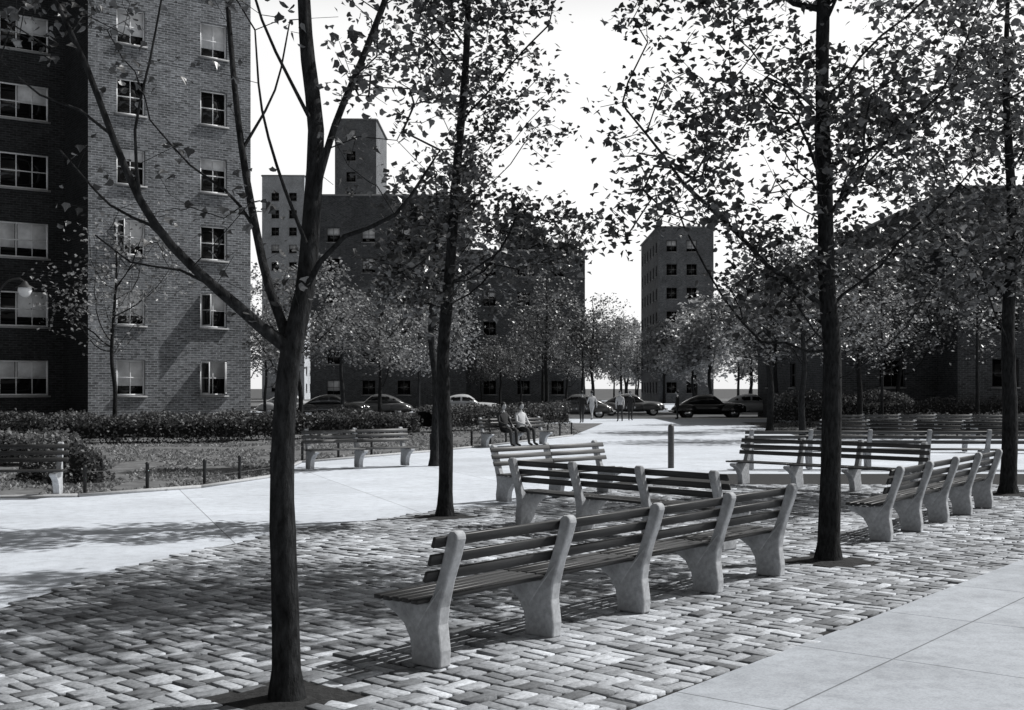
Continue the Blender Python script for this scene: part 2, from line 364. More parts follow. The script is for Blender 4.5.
def make_tree(name,base,trunk,r0,limbs=(),ells=(),nl=14,ntgt=500,lpt=14,sig=.17,lsize=.12,leafm='leaf',simple_leaf=False,seed=1,extra=(),sparse=0.0,rtip=.0035,nseg=7,droop=.0,step=.28,nfreq=1.1,zdense=99):
    rs=np.random.default_rng(seed); rd=random.Random(seed)
    P=[];par=[];fix=[]
    tp=catmull(trunk)
    for i,p in enumerate(tp):
        P.append(tuple(p)); par.append(i-1); t=i/(len(tp)-1); fix.append(r0*((1-t)**.8*.92+.08)*(1+.4*math.exp(-(p.z-tp[0].z)/.10)))
    def near(p): a=np.array(P); return int(np.argmin(((a-np.array(p))**2).sum(1)))
    for pts,ra,rb in limbs:
        lp=catmull(pts,.15); pi=near(lp[0])
        for i,p in enumerate(lp[1:]):
            P.append(tuple(p)); par.append(pi); pi=len(P)-1; t=i/len(lp); fix.append(ra+(rb-ra)*t**.7)
    nt=len(tp)
    def attach(t):
        a=np.array(P); d=np.linalg.norm(a-t,axis=1)
        cost=d+.55*np.maximum(0,a[:,2]-t[2]+.25*d)
        cost[a[:,2]<min_z]+=3
        i=int(np.argmin(cost)); p0=np.array(P[i]); L=d[i]
        k=max(1,int(L/step)); pi=i; q=p0.copy()
        j=rs.normal(0,.035*min(L,2),3)
        for s in range(1,k+1):
            u=s/k; q=p0+(t-p0)*u+j*math.sin(u*math.pi)+np.array([0,0,(-.10*L*math.sin(u*math.pi))])+rs.normal(0,.012,3)*(u<1)
            P.append(tuple(q)); par.append(pi); pi=len(P)-1; fix.append(0)
        return pi
    min_z=min([c[2]-r[2] for c,r,w in ells]+[99])-.8 if ells else 0
    if ells:
        for _ in range(nl):
            c,r,w=rd.choices(ells,[e[2] for e in ells])[0]
            v=rs.normal(0,1,3); v/=np.linalg.norm(v); v[2]=v[2]*.8
            t=np.array(c)+v*np.array(r)*rs.uniform(.6,.85)
            a=np.array(P[:nt]); hd=np.linalg.norm(a[:,:2]-t[:2],axis=1); want=t[2]-1.0*hd; i=int(np.argmin(abs(a[:,2]-np.maximum(want,min_z+.3))))
            p0=a[i]; L=np.linalg.norm(t-p0); k=max(2,int(L/.3)); pi=i; j=rs.normal(0,.06*L,3)
            for s in range(1,k+1):
                u=s/k; q=p0+(t-p0)*u+j*math.sin(u*math.pi)+np.array([0,0,-.10*L*math.sin(u*math.pi)])+rs.normal(0,.02,3)*(u<1)
                P.append(tuple(q)); par.append(pi); pi=len(P)-1; fix.append(0)
    tg=[]
    tries=0
    while len(tg)<ntgt and tries<ntgt*40 and ells:
        tries+=1
        c,r,w=rd.choices(ells,[e[2] for e in ells])[0]
        v=rs.normal(0,1,3); v/=np.linalg.norm(v); v*=rs.random()**.42
        t=np.array(c)+v*np.array(r)
        nv=noise.noise(Vector(t*nfreq)+Vector((seed*7.3,0,0)))
        if nv<sparse-.12*rs.random()-(.32 if t[2]>zdense else 0): continue  # crown above zdense, out of view, kept fuller to throw more shade
        tg.append(t)
    for q in extra: tg.append(np.array(q,float))
    a0=np.array(P); tg.sort(key=lambda t:((a0-t)**2).sum(1).min())
    tips=[attach(t) for t in tg]
    n=len(P); w=np.zeros(n)
    for t in tips: w[t]+=1
    par=np.array(par)
    for i in range(n-1,0,-1): w[par[i]]+=w[i] if par[i]>=0 else 0
    for i in range(n): 
        if w[i]==0: w[i]=.6
    rad=np.maximum(np.array(fix),rtip*np.maximum(w,.6)**.47)
    for i in range(1,n): rad[i]=min(rad[i],rad[par[i]]*1.0 if par[i]>=0 else rad[i])
    ch=[[] for _ in range(n)]
    for i in range(1,n): ch[par[i]].append(i)
    parts=[]; A=np.array(P); stack=[(0,None)]
    while stack:
        s,pp=stack.pop(); path=[pp] if pp is not None else []; rr=[min(rad[s]*1.25,rad[pp])] if pp is not None else []
        i=s
        while True:
            path.append(i); rr.append(rad[i]); c=ch[i]
            if not c: break
            c=sorted(c,key=lambda q:-rad[q]-(1 if q<nt else 0)); 
            for o in c[1:]: stack.append((o,i))
            i=c[0]
        if len(path)>1:
            rr=np.array(rr); k=nseg+4 if rr.max()>.05 else (nseg if rr.max()>.015 else 4)
            if rr.max()>.04: rr=rr*(1+rs.normal(0,.02,len(rr)))
            v,f=tube(A[path],rr,k); parts.append((v,f,0))
    tp_=A[tips]; m=rs.poisson(lpt,len(tips)); C=np.repeat(tp_,m,axis=0); C=C+rs.normal(0,sig,C.shape)*np.array([1,1,.75])
    C[:,2]-=droop*rs.random(len(C))
    v,f=leaves(C,lsize,simple_leaf,rs=rs); parts.append((v,f,1))
    b=np.array([base[0],base[1],0]); parts=[(v-b,f,m) for v,f,m in parts]
    ob=build(name,parts,['bark',leafm],smooth=[0]); ob.location=tuple(b)
    return ob
# T1 near left tree -----------------------------------------------------
d1=TP['t1'][1]
def w1(x,y,dd=0): return W(x,y,d1+dd)
tr=[Vector((TP['t1'][0],d1,0)),w1(285,600),w1(282,500),w1(284,420),w1(291,350),w1(305,290,.05),w1(312,210,.1),w1(316,130,.15),w1(308,60,.2),w1(304,0,.2),w1(300,-140,.3),w1(310,-260,.3)]
limbs=[([w1(289,362),w1(262,328,-.1),w1(215,287,-.25),w1(172,246,-.35),w1(140,200,-.45),w1(112,135,-.5),w1(86,65,-.5),w1(55,0,-.5),w1(20,-80,-.5)],.038,.007),
 ([w1(291,345),w1(270,290,.1),w1(256,230,.25),w1(242,150,.4),w1(233,70,.5),w1(226,-20,.6),w1(220,-120,.6)],.032,.010),
 ([w1(172,246,-.35),w1(150,225,-.3),w1(110,205,-.2),w1(60,150,-.1)],.010,.004),
 ([w1(303,300),w1(320,262,-.1),w1(345,236,-.2),w1(395,215,-.3),w1(440,150,-.3)],.018,.005),
 ([w1(313,200),w1(335,125,.1),w1(362,60,.2),w1(392,-20,.3),w1(410,-90,.3)],.024,.009),
 ([w1(256,225,.25),w1(225,190,.3),w1(190,165,.4),w1(150,120,.5)],.010,.004),
 ([w1(242,150,.4),w1(275,90,.5),w1(290,20,.5)],.010,.004),
 ([w1(310,250),w1(285,190,-.2),w1(262,110,-.3),w1(255,30,-.3)],.012,.004),
 ([w1(140,200,-.45),w1(135,130,-.6),w1(150,60,-.6),w1(165,-20,-.6)],.010,.004),
 ([w1(215,287,-.25),w1(180,270,-.3),w1(130,262,-.3),w1(95,235,-.3)],.008,.003),
 ([w1(112,135,-.5),w1(80,110,-.4),w1(40,95,-.4),w1(0,60,-.4)],.008,.003),
 ([w1(316,130,.15),w1(290,80,.0),w1(262,20,-.1),w1(240,-60,0)],.012,.005)]
ex=[]
r1=random.Random(5)
def sc(n,x0,x1,y0,y1,dd=1.0):
    for _ in range(n): ex.append(tuple(w1(r1.uniform(x0,x1),r1.uniform(y0,y1),r1.uniform(-dd,dd))))
sc(85,335,450,-60,105,.7); sc(24,60,300,-60,40,.8); sc(20,60,260,60,260,.7); sc(22,0,110,-30,60,.6); sc(9,330,430,120,190,.5); sc(7,190,330,200,320,.4)
# upper crown (above the field of view) made wide and dense to cast more shade on the paving
for _ in range(760):
    a=r1.uniform(0,6.283); rr_=2.6*math.sqrt(r1.random()); zz=r1.uniform(5.1,7.6); k=math.sqrt(max(0,1-((zz-5.9)/2.2)**2))
    ex.append((TP['t1'][0]+.5+rr_*math.cos(a)*k,d1+.6+rr_*math.sin(a)*k*.8,zz))
make_tree('maple_tree',TP['t1'],tr,.092,limbs,[],ntgt=0,lpt=6,sig=.075,lsize=.054,extra=ex,seed=3,nseg=8,step=.16,rtip=.0017,leafm='leaf')
# T2
b=TP['t2']; d=b[1]
make_tree('maple_tree',b,[Vector((b[0],d,0)),W(446,450,d),W(443,360,d),W(450,270,d+.1),W(456,180,d),W(466,60,d),W(470,-60,d),W(474,-140,d)],.115,[],
  [(W(478,150,d),(1.4,1.3,2.5),5),(W(478,20,d),(1.5,1.4,1.4),4),(W(540,225,d),(.85,.9,.9),1.2),(W(425,260,d),(.7,.8,.8),.9),(W(475,-90,d),(1.9,1.8,1.3),3)],nl=26,ntgt=520,lpt=20,sig=.14,lsize=.095,seed=11,sparse=.10,zdense=8.2)
# T3
b=TP['t3']; d=b[1]
make_tree('maple_tree',b,[Vector((b[0],d,0)),W(831,450,d),W(832,350,d),W(827,290,d),W(825,200,d),W(822,80,d),W(824,-60,d),W(820,-180,d),W(820,-320,d)],.125,[],
  [(W(760,90,d),(1.9,1.7,1.6),5),(W(885,90,d),(1.7,1.7,1.9),4),(W(705,205,d-.2),(1.15,1.1,.85),1.8),(W(800,-150,d),(2.8,2.6,1.9),10),(W(760,285,d),(.8,.8,.5),.6),(W(900,260,d),(.8,.9,.6),.7)],nl=34,ntgt=1080,lpt=17,sig=.14,lsize=.085,seed=21,sparse=.10,zdense=6.6)  # out-of-view top ellipsoid enlarged and thickened to shade the paving
# T4
b=TP['t4']; d=b[1]
make_tree('maple_tree',b,[Vector((b[0],d,0)),W(1010,420,d),W(1008,330,d),W(1012,220,d),W(1006,80,d),W(1010,-60,d)],.15,[],
  [(W(1000,180,d),(2.4,2.2,2.4),5),(W(1010,20,d),(2.5,2.2,2.0),4),(W(960,270,d),(1.5,1.2,.9),1.3)],nl=28,ntgt=540,lpt=15,sig=.18,lsize=.125,seed=31,leafm='leaf_mid',sparse=.06)
def midtree(x,y,h,rx,zb,seed,leafm='leaf_mid',r0=.12,nt_=260,lpt=12,ls=.2,sp=.02,sig=.24):
    zc=(zb+h)/2; rz=(h-zb)/2
    t=[Vector((x,y,0)),Vector((x+.05,y,zb*.6)),Vector((x-.08,y,zb+.3)),Vector((x+.1,y,zc+.4)),Vector((x,y,h-.5))]
    return make_tree('maple_tree',(x,y),t,r0,[],[(Vector((x,y,zc)),(rx,rx,rz),4),(Vector((x+.3*rx,y,zc+.25*rz)),(rx*.8,rx*.8,rz*.8),2),(Vector((x-.4*rx,y,zc-.35*rz)),(rx*.7,rx*.7,rz*.5),1.5)],nl=16,ntgt=nt_,lpt=lpt,sig=sig,lsize=ls,leafm=leafm,simple_leaf=True,seed=seed,sparse=sp,rtip=.006,nseg=6,step=.5,nfreq=.8)
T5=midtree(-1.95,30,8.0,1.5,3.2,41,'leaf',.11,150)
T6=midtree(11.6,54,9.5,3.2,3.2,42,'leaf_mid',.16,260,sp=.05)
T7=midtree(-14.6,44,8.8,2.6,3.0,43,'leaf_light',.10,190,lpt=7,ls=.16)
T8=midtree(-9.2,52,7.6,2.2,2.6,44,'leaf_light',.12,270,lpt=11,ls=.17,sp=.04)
T9=midtree(14.5,96,8.2,2.6,2.2,45,'leaf_hazed',.14,240,lpt=12,ls=.3)
def inst(src,x,y,s,rz):
    o=bpy.data.objects.new('maple_tree',src.data); o.location=(x,y,0); o.scale=(s,s,s*random.uniform(.92,1.1)); o.rotation_euler=(0,0,rz); scene.collection.objects.link(o); return o
inst(T8,-6.6,60,.95,2.0); inst(T8,-13.5,60,1.0,4.1); inst(T8,-3.6,66,.95,1.2); inst(T6,2.4,84,1.02,1.0); inst(T5,5.4,92,1.0,2)
inst(T6,10.9,45,.85,3.2); inst(T6,16.5,57,.9,.7); inst(T6,14.5,66,.9,5); inst(T8,20,62,1.1,3); inst(T7,14.8,48,.8,1.4);inst(T6,26,56,1,2.2);inst(T7,19,49,.9,4.4)
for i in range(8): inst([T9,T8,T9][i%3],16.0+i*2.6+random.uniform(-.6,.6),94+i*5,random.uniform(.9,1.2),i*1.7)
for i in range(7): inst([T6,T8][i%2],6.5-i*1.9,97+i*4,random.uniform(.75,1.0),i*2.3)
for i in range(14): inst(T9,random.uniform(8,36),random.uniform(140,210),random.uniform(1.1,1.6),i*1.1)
for i in range(5): inst([T8,T6][i%2],-24+i*4.6,72,.9,i*2.0)

# ------------------------------------------------------------------ hedges and bushes
def hedge(name,A,B,w,h,n,ls=.11,lm='hedge_leaf'):
    A=np.array(A);B=np.array(B);d=B-A;L=np.linalg.norm(d);an=math.atan2(d[1],d[0])
    u=RNG.uniform(0,L,n); th=RNG.uniform(-.25,math.pi+.25,n)
    sg=lambda v,p: np.sign(v)*abs(v)**p
    cy=sg(np.cos(th),.55)*w/2; cz=h*.42+sg(np.sin(th),.55)*h*.56
    hv=np.array([noise.noise(Vector((q*.7,t_*.8,A[0])))+.6*noise.noise(Vector((q*2.2,t_*1.6,4))) for q,t_ in zip(u,th)])*.30
    out=1+hv+RNG.normal(0,.05,n)
    C=np.stack([u+RNG.normal(0,.05,n),cy*out,np.maximum(.04,cz*(1+hv*.8)+RNG.normal(0,.05,n))],1)
    v,f=leaves(C,ls,True,up=.2)
    k=10; pr=[(sg(math.cos(a),.6)*w*.38,h*.38+sg(math.sin(a),.6)*h*.42) for a in np.linspace(-.2,math.pi+.2,k)]
    m_=max(2,int(L/1.0)); V=[(L*i/m_,py_*(1+.1*math.sin(i*1.7)),max(0,pz*(1+.1*math.sin(i*2.3+1)))) for i in range(m_+1) for py_,pz in pr]
    Fq=[(i*k+j,i*k+j+1,(i+1)*k+j+1,(i+1)*k+j) for i in range(m_) for j in range(k-1)]
    ob=build(name,[(v,f,1),(V,Fq,0)],['hedge_core',lm]); ob.location=(A[0],A[1],0); ob.rotation_euler=(0,0,an); return ob
hedge('hedge',(-22,41),(-9.5,43),1.6,.98,12000)
hedge('hedge',(-10.5,44),(-3.9,48),1.3,.98,8000)
hedge('hedge',(-3.8,52),(2.5,60),1.2,1.1,7000)
hedge('hedge',(-20,30),(-11.2,30.5),1.4,.78,9000,lm='hedge_light')
hedge('hedge',(13,60),(19.5,59),2.2,1.6,9000)
hedge('hedge',(14,47.5),(34,46),1.3,.85,11000)
hedge('hedge',(19,62),(45,60),2,1.4,10000)
def bush(x,y,r,h,n,ls=.1):
    v=RNG.normal(0,1,(n,3)); v/=np.linalg.norm(v,axis=1)[:,None]; v[:,2]=abs(v[:,2])
    rr=1+np.array([noise.noise(Vector(q*2.2)+Vector((x,y,0))) for q in v])*.35
    C=v*rr[:,None]*np.array([r,r,h])*RNG.uniform(.75,1.02,n)[:,None]
    cv,cf=revolve([(r*.75,0),(r*.8,h*.3),(r*.6,h*.65),(r*.25,h*.85),(0.01,h*.88)],12)
    lv,lf=leaves(C,ls,True,up=.2)
    ob=build('bush',[(lv,lf,1),(cv,cf,0)],['hedge_core','hedge_leaf']); ob.location=(x,y,0)
bush(-8.9,24.6,.62,.8,2600,.08); bush(-9.9,25.3,.5,.65,1800,.08); bush(-19.5,44,1.3,1.3,1500)

# ------------------------------------------------------------------ wire fence around the lawn
def fence(name,pts,h=.5):
    parts=[];P=[]
    for a,b in zip(pts[:-1],pts[1:]):
        L=math.dist(a,b); k=max(1,round(L/1.6))
        for i in range(k): P.append((a[0]+(b[0]-a[0])*i/k,a[1]+(b[1]-a[1])*i/k))
    P.append(pts[-1])
    for x,y in P:
        v,f=revolve([(.035,0),(.035,h),(.045,h+.005),(.03,h+.04),(.001,h+.05)],8); v=v+np.array([x,y,0]); parts.append((v,f,0))
    for z in (.2,.42):
        v,f=tube([(x,y,z) for x,y in P],.005,4); parts.append((v,f,1))
    build(name,parts,['iron','wire'])
fl=[(x,y+.35) for x,y in lawn[1:]][:7]
fence('wire_fence',fl)
v,f=revolve([(.075,0),(.075,.98),(.068,1.03),(.04,1.06),(.001,1.065)],16); o=build('bollard_post',[(v,f,0)],['slat_old'],smooth=True); o.location=(*G(671,468),0)

# ------------------------------------------------------------------ buildings
def wall(P0,P1,z0,z1,wins,mat,parent,name='wall',depth=.14,frame='frame',seed=0,blind=.6,sill=True,fw=.05):
    rd=random.Random(seed); P0=np.array(P0,float);P1=np.array(P1,float);d=P1-P0;L=np.linalg.norm(d);d/=L;n=np.array([d[1],-d[0]])
    S=sorted({0,L}|{round(w[0],3) for w in wins}|{round(w[1],3) for w in wins}); Z=sorted({z0,z1}|{round(w[2],3) for w in wins}|{round(w[3],3) for w in wins})
    pt=lambda s,o,z:(P0[0]+d[0]*s+n[0]*o,P0[1]+d[1]*s+n[1]*o,z)
    V=[];Fc=[];UV=[]
    def q(a,uvs): 
        k=len(V); V.extend(a); Fc.append((k,k+1,k+2,k+3)); UV.extend(uvs)
    for a,b in zip(S[:-1],S[1:]):
        for c,e in zip(Z[:-1],Z[1:]):
            ms,mz=(a+b)/2,(c+e)/2
            if any(w[0]<ms<w[1] and w[2]<mz<w[3] for w in wins): continue
            q([pt(a,0,c),pt(b,0,c),pt(b,0,e),pt(a,0,e)],[(a,c),(b,c),(b,e),(a,e)])
    for s0,s1,za,zb in wins:
        q([pt(s0,0,za),pt(s0,0,zb),pt(s0,-depth,zb),pt(s0,-depth,za)],[(0,za),(0,zb),(depth,zb),(depth,za)])
        q([pt(s1,0,za),pt(s1,-depth,za),pt(s1,-depth,zb),pt(s1,0,zb)],[(0,za),(depth,za),(depth,zb),(0,zb)])
        q([pt(s0,0,zb),pt(s1,0,zb),pt(s1,-depth,zb),pt(s0,-depth,zb)],[(s0,0),(s1,0),(s1,depth),(s0,depth)])
        q([pt(s0,0,za),pt(s0,-depth,za),pt(s1,-depth,za),pt(s1,0,za)],[(s0,0),(s0,depth),(s1,depth),(s1,0)])
    build(name,[(V,Fc,0)],[mat],parent=parent,uv=UV)
    if not wins: return
    R=np.array([[d[0],-n[0],0],[d[1],-n[1],0],[0,0,1]])
    parts=[]
    def bx(s,o,z,ss,oo,zz,mi):
        v,f=box(pt(s,o,z),(ss,oo,zz),R); parts.append((v,f,mi))
    for s0,s1,za,zb in wins:
        w=s1-s0;h=zb-za;sm=(s0+s1)/2;zm=(za+zb)/2; dz=-depth
        bx(sm,dz-.02,zm,w,.02,h,0)
        bx(s0+fw/2,dz+.02,zm,fw,.05,h,1); bx(s1-fw/2,dz+.02,zm,fw,.05,h,1); bx(sm,dz+.022,zb-fw/2,w-2*fw,.05,fw,1); bx(sm,dz+.022,za+fw/2,w-2*fw,.05,fw,1)
        k=max(1,round(w/1.2)) 
        bx(sm,dz+.012,zm,w-2*fw,.035,.045,1)
        for i in range(1,k*2): bx(s0+w*i/(k*2),dz+.014,zm,.05 if i%2==0 else .035,.03,h-2*fw,1)
        for i in range(k):
            if rd.random()<blind:
                bh=h*rd.choice([.3,.45,.5,.5,.7]); bx(s0+w*(i+.5)/k,dz-.004,zb-bh/2-.04,w/k-.12,.006,bh,2)
        if sill: bx(sm,.03,za-.05,w+.14,.16,.08,3)
    build('windows',parts,['glass',frame,'blind','sill'],parent=parent)
def roofpoly(pts,z,parent):
    me=bpy.data.meshes.new('roof'); me.from_pydata([(x,y,z) for x,y in pts],[],[list(range(len(pts)))]); me.materials.append(M['roof'])
    o=bpy.data.objects.new('roof',me); scene.collection.objects.link(o); o.parent=parent
def coping(P0,P1,z,parent):
    P0=np.array(P0);P1=np.array(P1);d=P1-P0;L=np.linalg.norm(d);an=math.atan2(d[1],d[0]);R=np.array([[math.cos(an),-math.sin(an),0],[math.sin(an),math.cos(an),0],[0,0,1]])
    v,f=box((*((P0+P1)/2),z+.08),(L+.1,.4,.16),R); build('coping',[(v,f,0)],['sill'],parent=parent)
FH=3.05
BL=empty('brick_apartment_building')
c0=np.array([-18.04,51.07]); dw=np.array([.815,.58]); dw/=np.linalg.norm(dw); nw=np.array([dw[1],-dw[0]])
c1=c0+dw*7.35; HT=27.0
def col(s0,s1,nf,zs=1.62,h=1.55,f0=0): return [(s0,s1,zs+i*FH,zs+i*FH+h) for i in range(f0,nf)]
wall(c0,c1,-.1,HT,col(1.2,2.45,8)+col(4.95,6.2,8),'brick',BL,'front_wall',frame='frame_light',seed=3,blind=.6,fw=.07)
wall(c1,c1-nw*16,-.1,HT,col(3,4.3,8)+col(9,10.3,8),'brick',BL,'side_wall',seed=5)
r0_=c0-nw*3.6
wall(r0_,c0,-.1,HT,[],'brick_shaded',BL,'return_wall')
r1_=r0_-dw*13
wall(r1_,r0_,-.1,HT,col(9.6,12.3,8)+col(3.5,6.2,8),'brick_shaded',BL,'recessed_wall',frame='frame_light',seed=9,blind=.65,fw=.07)
roofpoly([tuple(c0),tuple(c1),tuple(c1-nw*16),tuple(r1_-nw*12.4),tuple(r1_),tuple(r0_)],HT-.5,BL)
coping(c0,c1,HT,BL); coping(r1_,r0_,HT,BL)
parts=[]
for s,z,an in ((4.98,1.68,-70),(4.98,1.68+FH,-60),(6.17,1.68,-118),(1.23,1.68+2*FH,-75)):
    hinge=np.array([*(c0+dw*s+nw*.02),z+.72]); a=math.atan2(dw[1],dw[0])+math.radians(an); R=np.array(Matrix.Rotation(a,3,'Z'))
    for dx,dz,sx,sz in ((.03,0,.05,1.42),(.52,0,.05,1.42),(.275,.69,.45,.05),(.275,-.69,.45,.05),(.275,0,.45,.03)):
        v,f=box((dx,0,dz),(sx,.03,sz)); parts.append((v@R.T+hinge,f,0))
    v,f=box((.275,0,0),(.45,.008,1.34)); parts.append((v@R.T+hinge,f,1))
build('open_sashes',parts,['frame_light','glass'],parent=BL)

def block(name,x0,x1,y0,y1,h,mat,parent=None,wx=3.4,ww=1.3,fh=2.95,seed=0,blind=.35,zs=1.3,wh=1.4,off=1.6,frame='frame',side=True):
    e=parent or empty(name)
    nf=int((h-.8)/fh)
    W_=[];s=off
    while s+ww<(x1-x0)-.6:
        W_+=[(s,s+ww,zs+i*fh,zs+i*fh+wh) for i in range(nf)]; s+=wx
    wall((x0,y0),(x1,y0),-.1,h,W_,mat,e,'front_wall',seed=seed,blind=blind,frame=frame,sill=True)
    W2=[];s=off
    while side and s+ww<(y1-y0)-.6:
        W2+=[(s,s+ww,zs+i*fh,zs+i*fh+wh) for i in range(nf)]; s+=wx*1.3
    wall((x1,y0),(x1,y1),-.1,h,W2,mat,e,'right_wall',seed=seed+1,blind=blind,frame=frame)
    wall((x0,y1),(x0,y0),-.1,h,W2,mat,e,'left_wall',seed=seed+2,blind=blind,frame=frame)
    wall((x1,y1),(x0,y1),-.1,h,[],mat,e,'rear_wall')
    roofpoly([(x0,y0),(x1,y0),(x1,y1),(x0,y1)],h-.4,e)
    coping((x0,y0),(x1,y0),h,e); coping((x1,y0+.25),(x1,y1-.25),h,e); coping((x0,y1-.25),(x0,y0+.25),h,e)
    return e
BC=block('brick_apartment_building',-4.5,7.3,120,134,15.6,'brick_mid',seed=12,zs=1.3)  # lighter brick on the centre blocks stands in for distance haze
block('',-19.5,-4.5,116,132,20.5,'brick_mid',BC,seed=14)
block('',-1.2,3.4,124,131,18.4,'brick_mid',BC,seed=15,side=False)
block('',.2,2.0,125.5,130,20.2,'brick_mid',BC,seed=16,side=False,off=9)
block('',3.4,5.2,126,130,17.0,'brick_mid',BC,seed=16,side=False,off=9)
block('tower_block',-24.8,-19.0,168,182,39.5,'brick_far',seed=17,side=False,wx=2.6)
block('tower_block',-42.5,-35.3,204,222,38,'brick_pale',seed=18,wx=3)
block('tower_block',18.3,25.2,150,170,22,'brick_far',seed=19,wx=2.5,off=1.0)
BR=block('brick_apartment_building',17.2,23.4,66,84,9.4,'brick_mid',seed=20,wx=5.2,off=3.0,zs=2.0,wh=1.5,ww=1.4,blind=.2)
block('',23.4,44,63,86,12.4,'brick_mid',BR,seed=22,wx=5.2,off=1.8,zs=2.0,wh=1.5,ww=1.4,blind=.2)

# ------------------------------------------------------------------ street lamp (left)
e=empty('street_lamp',(-12.9,30,0))
v,f=revolve([(.16,0),(.16,.25),(.10,.35),(.085,.5),(.06,4.2),(.07,4.25),(.03,4.32),(.001,4.4)],14); build('pole',[(v,f,0)],['iron'],smooth=True,parent=e)
ap=[(0,0,4.0),(.08,0,4.35),(.3,0,4.62),(.6,0,4.68),(.72,0,4.6)]
v,f=tube(catmull(ap,.08),.025,8); build('arm',[(v,f,0)],['iron'],smooth=True,parent=e)
v,f=revolve([(.02,.16),(.06,.13),(.10,.06),(.21,.0),(.22,-.02)],18); v=v+np.array([.72,0,4.47]); build('hood',[(v,f,0)],['iron'],smooth=True,parent=e)
v,f=revolve([(.16,0),(.17,-.08),(.12,-.19),(.05,-.24),(.001,-.25)],18); v=v+np.array([.72,0,4.46]); build('globe',[(v,f,0)],['lampglass'],smooth=True,parent=e)

# ------------------------------------------------------------------ cars (1940s sedans)
def car(x,y,rz,paint,z=-.04):
    e=empty('parked_car',(x,y,z),rz)
    def loft(st,mi_fn,mats,name,k=20,sub=3):
        S_=np.array(st,float); tt=np.linspace(0,len(S_)-1,(len(S_)-1)*sub+1)
        def cr(col):
            out=[]
            for q in tt:
                i=min(int(q),len(S_)-2); u=q-i; p0=S_[max(i-1,0),col];p1=S_[i,col];p2=S_[i+1,col];p3=S_[min(i+2,len(S_)-1),col]
                out.append(.5*(2*p1+(p2-p0)*u+(2*p0-5*p1+4*p2-p3)*u*u+(3*p1-p0-3*p2+p3)*u**3))
            return out
        st2=list(zip(*[cr(c) for c in range(5)]))
        V=[]
        for (px,zb,zt,hw,ex) in st2:
            for i in range(k):
                a=2*math.pi*i/k; c,s=math.cos(a),math.sin(a)
                V.append((px,hw*abs(c)**(2/ex)*(1 if c>0 else -1),(zb+zt)/2+(zt-zb)/2*abs(s)**(2/ex)*(1 if s>0 else -1)))
        fs=[]; n_=len(st2)
        for j in range(n_-1):
            for i in range(k): fs.append((j*k+i,j*k+(i+1)%k,(j+1)*k+(i+1)%k,(j+1)*k+i))
        me=bpy.data.meshes.new(name); me.from_pydata(V,[],fs+[tuple(range(k))[::-1],tuple((n_-1)*k+i for i in range(k))])
        for m in mats: me.materials.append(M[m])
        for p in me.polygons:
            p.use_smooth=True; p.material_index=mi_fn(p.center,p.normal)
        o=bpy.data.objects.new(name,me); scene.collection.objects.link(o); o.parent=e; return o
    loft([(-2.45,.45,.62,.4,2.2),(-2.3,.34,.80,.62,2.4),(-1.9,.3,.96,.74,2.6),(-1.3,.28,1.04,.80,2.8),(-.4,.28,1.04,.84,3.2),(.5,.28,1.04,.82,3),(1.0,.3,1.06,.70,2.6),(1.6,.34,1.03,.52,2.4),(2.1,.36,.96,.38,2.3),(2.38,.42,.80,.24,2.2)],lambda c,n:0,[paint],'body')
    loft([(-1.85,.85,.98,.42,2.2),(-1.5,.9,1.2,.56,2.3),(-1.1,.9,1.40,.63,2.5),(-.65,.9,1.54,.67,2.6),(-.15,.9,1.59,.68,2.6),(.25,.9,1.53,.66,2.6),(.6,.9,1.30,.62,2.5),(.85,.9,1.06,.56,2.4)],
        lambda c,n: 1 if (1.16<c.z<1.40 and abs(c.x+.25)>.07 and abs(c.x+1.0)>.08 and abs(n.z)<.75) and -1.45<c.x<.72 else 0,[paint,'glass'],'cabin',32,4)
    for sx in (1.5,-1.5):
        for sy in (-1,1):
            bm=bmesh.new(); bmesh.ops.create_uvsphere(bm,u_segments=20,v_segments=12,radius=1)
            for v in bm.verts:
                v.co=Vector((v.co.x*.72+(-.12 if sx>0 else -.05),v.co.y*.22,max(v.co.z*.42,-.12)))
            me=bpy.data.meshes.new('fender'); bm.to_mesh(me); bm.free(); me.materials.append(M[paint]); [setattr(p,'use_smooth',True) for p in me.polygons]
            o=bpy.data.objects.new('fender',me); scene.collection.objects.link(o); o.parent=e; o.location=(sx,sy*.72,.55)
            v,f=revolve([(.001,-.1),(.3,-.1),(.35,-.07),(.35,.07),(.3,.1),(.2,.1),(.18,.085),(.001,.11)],20)
            o=build('wheel',[(v,f,0)],['rubber'],smooth=True,parent=e); o.location=(sx,sy*.80,.35); o.rotation_euler=(-sy*math.pi/2,0,0)
            v,f=revolve([(.22,.1),(.14,.12),(.001,.135)],16); o=build('hubcap',[(v,f,0)],['chrome'],smooth=True,parent=e); o.location=(sx,sy*.80,.35); o.rotation_euler=(-sy*math.pi/2,0,0)
    for sx in (2.52,-2.55):
        v,f=tube([(sx-.18*(1 if sx>0 else -1),-.82,.48),(sx,-.5,.48),(sx+.04*(1 if sx>0 else -1),0,.48),(sx,.5,.48),(sx-.18*(1 if sx>0 else -1),.82,.48)],.06,8); build('bumper',[(v,f,0)],['chrome'],smooth=True,parent=e)
    for sy in (-1,1):
        v,f=revolve([(.1,0),(.09,.05),(.001,.07)],12); o=build('headlamp',[(v,f,0)],['chrome'],smooth=True,parent=e); o.location=(2.06,sy*.68,.76); o.rotation_euler=(0,math.pi/2,0)
    return e
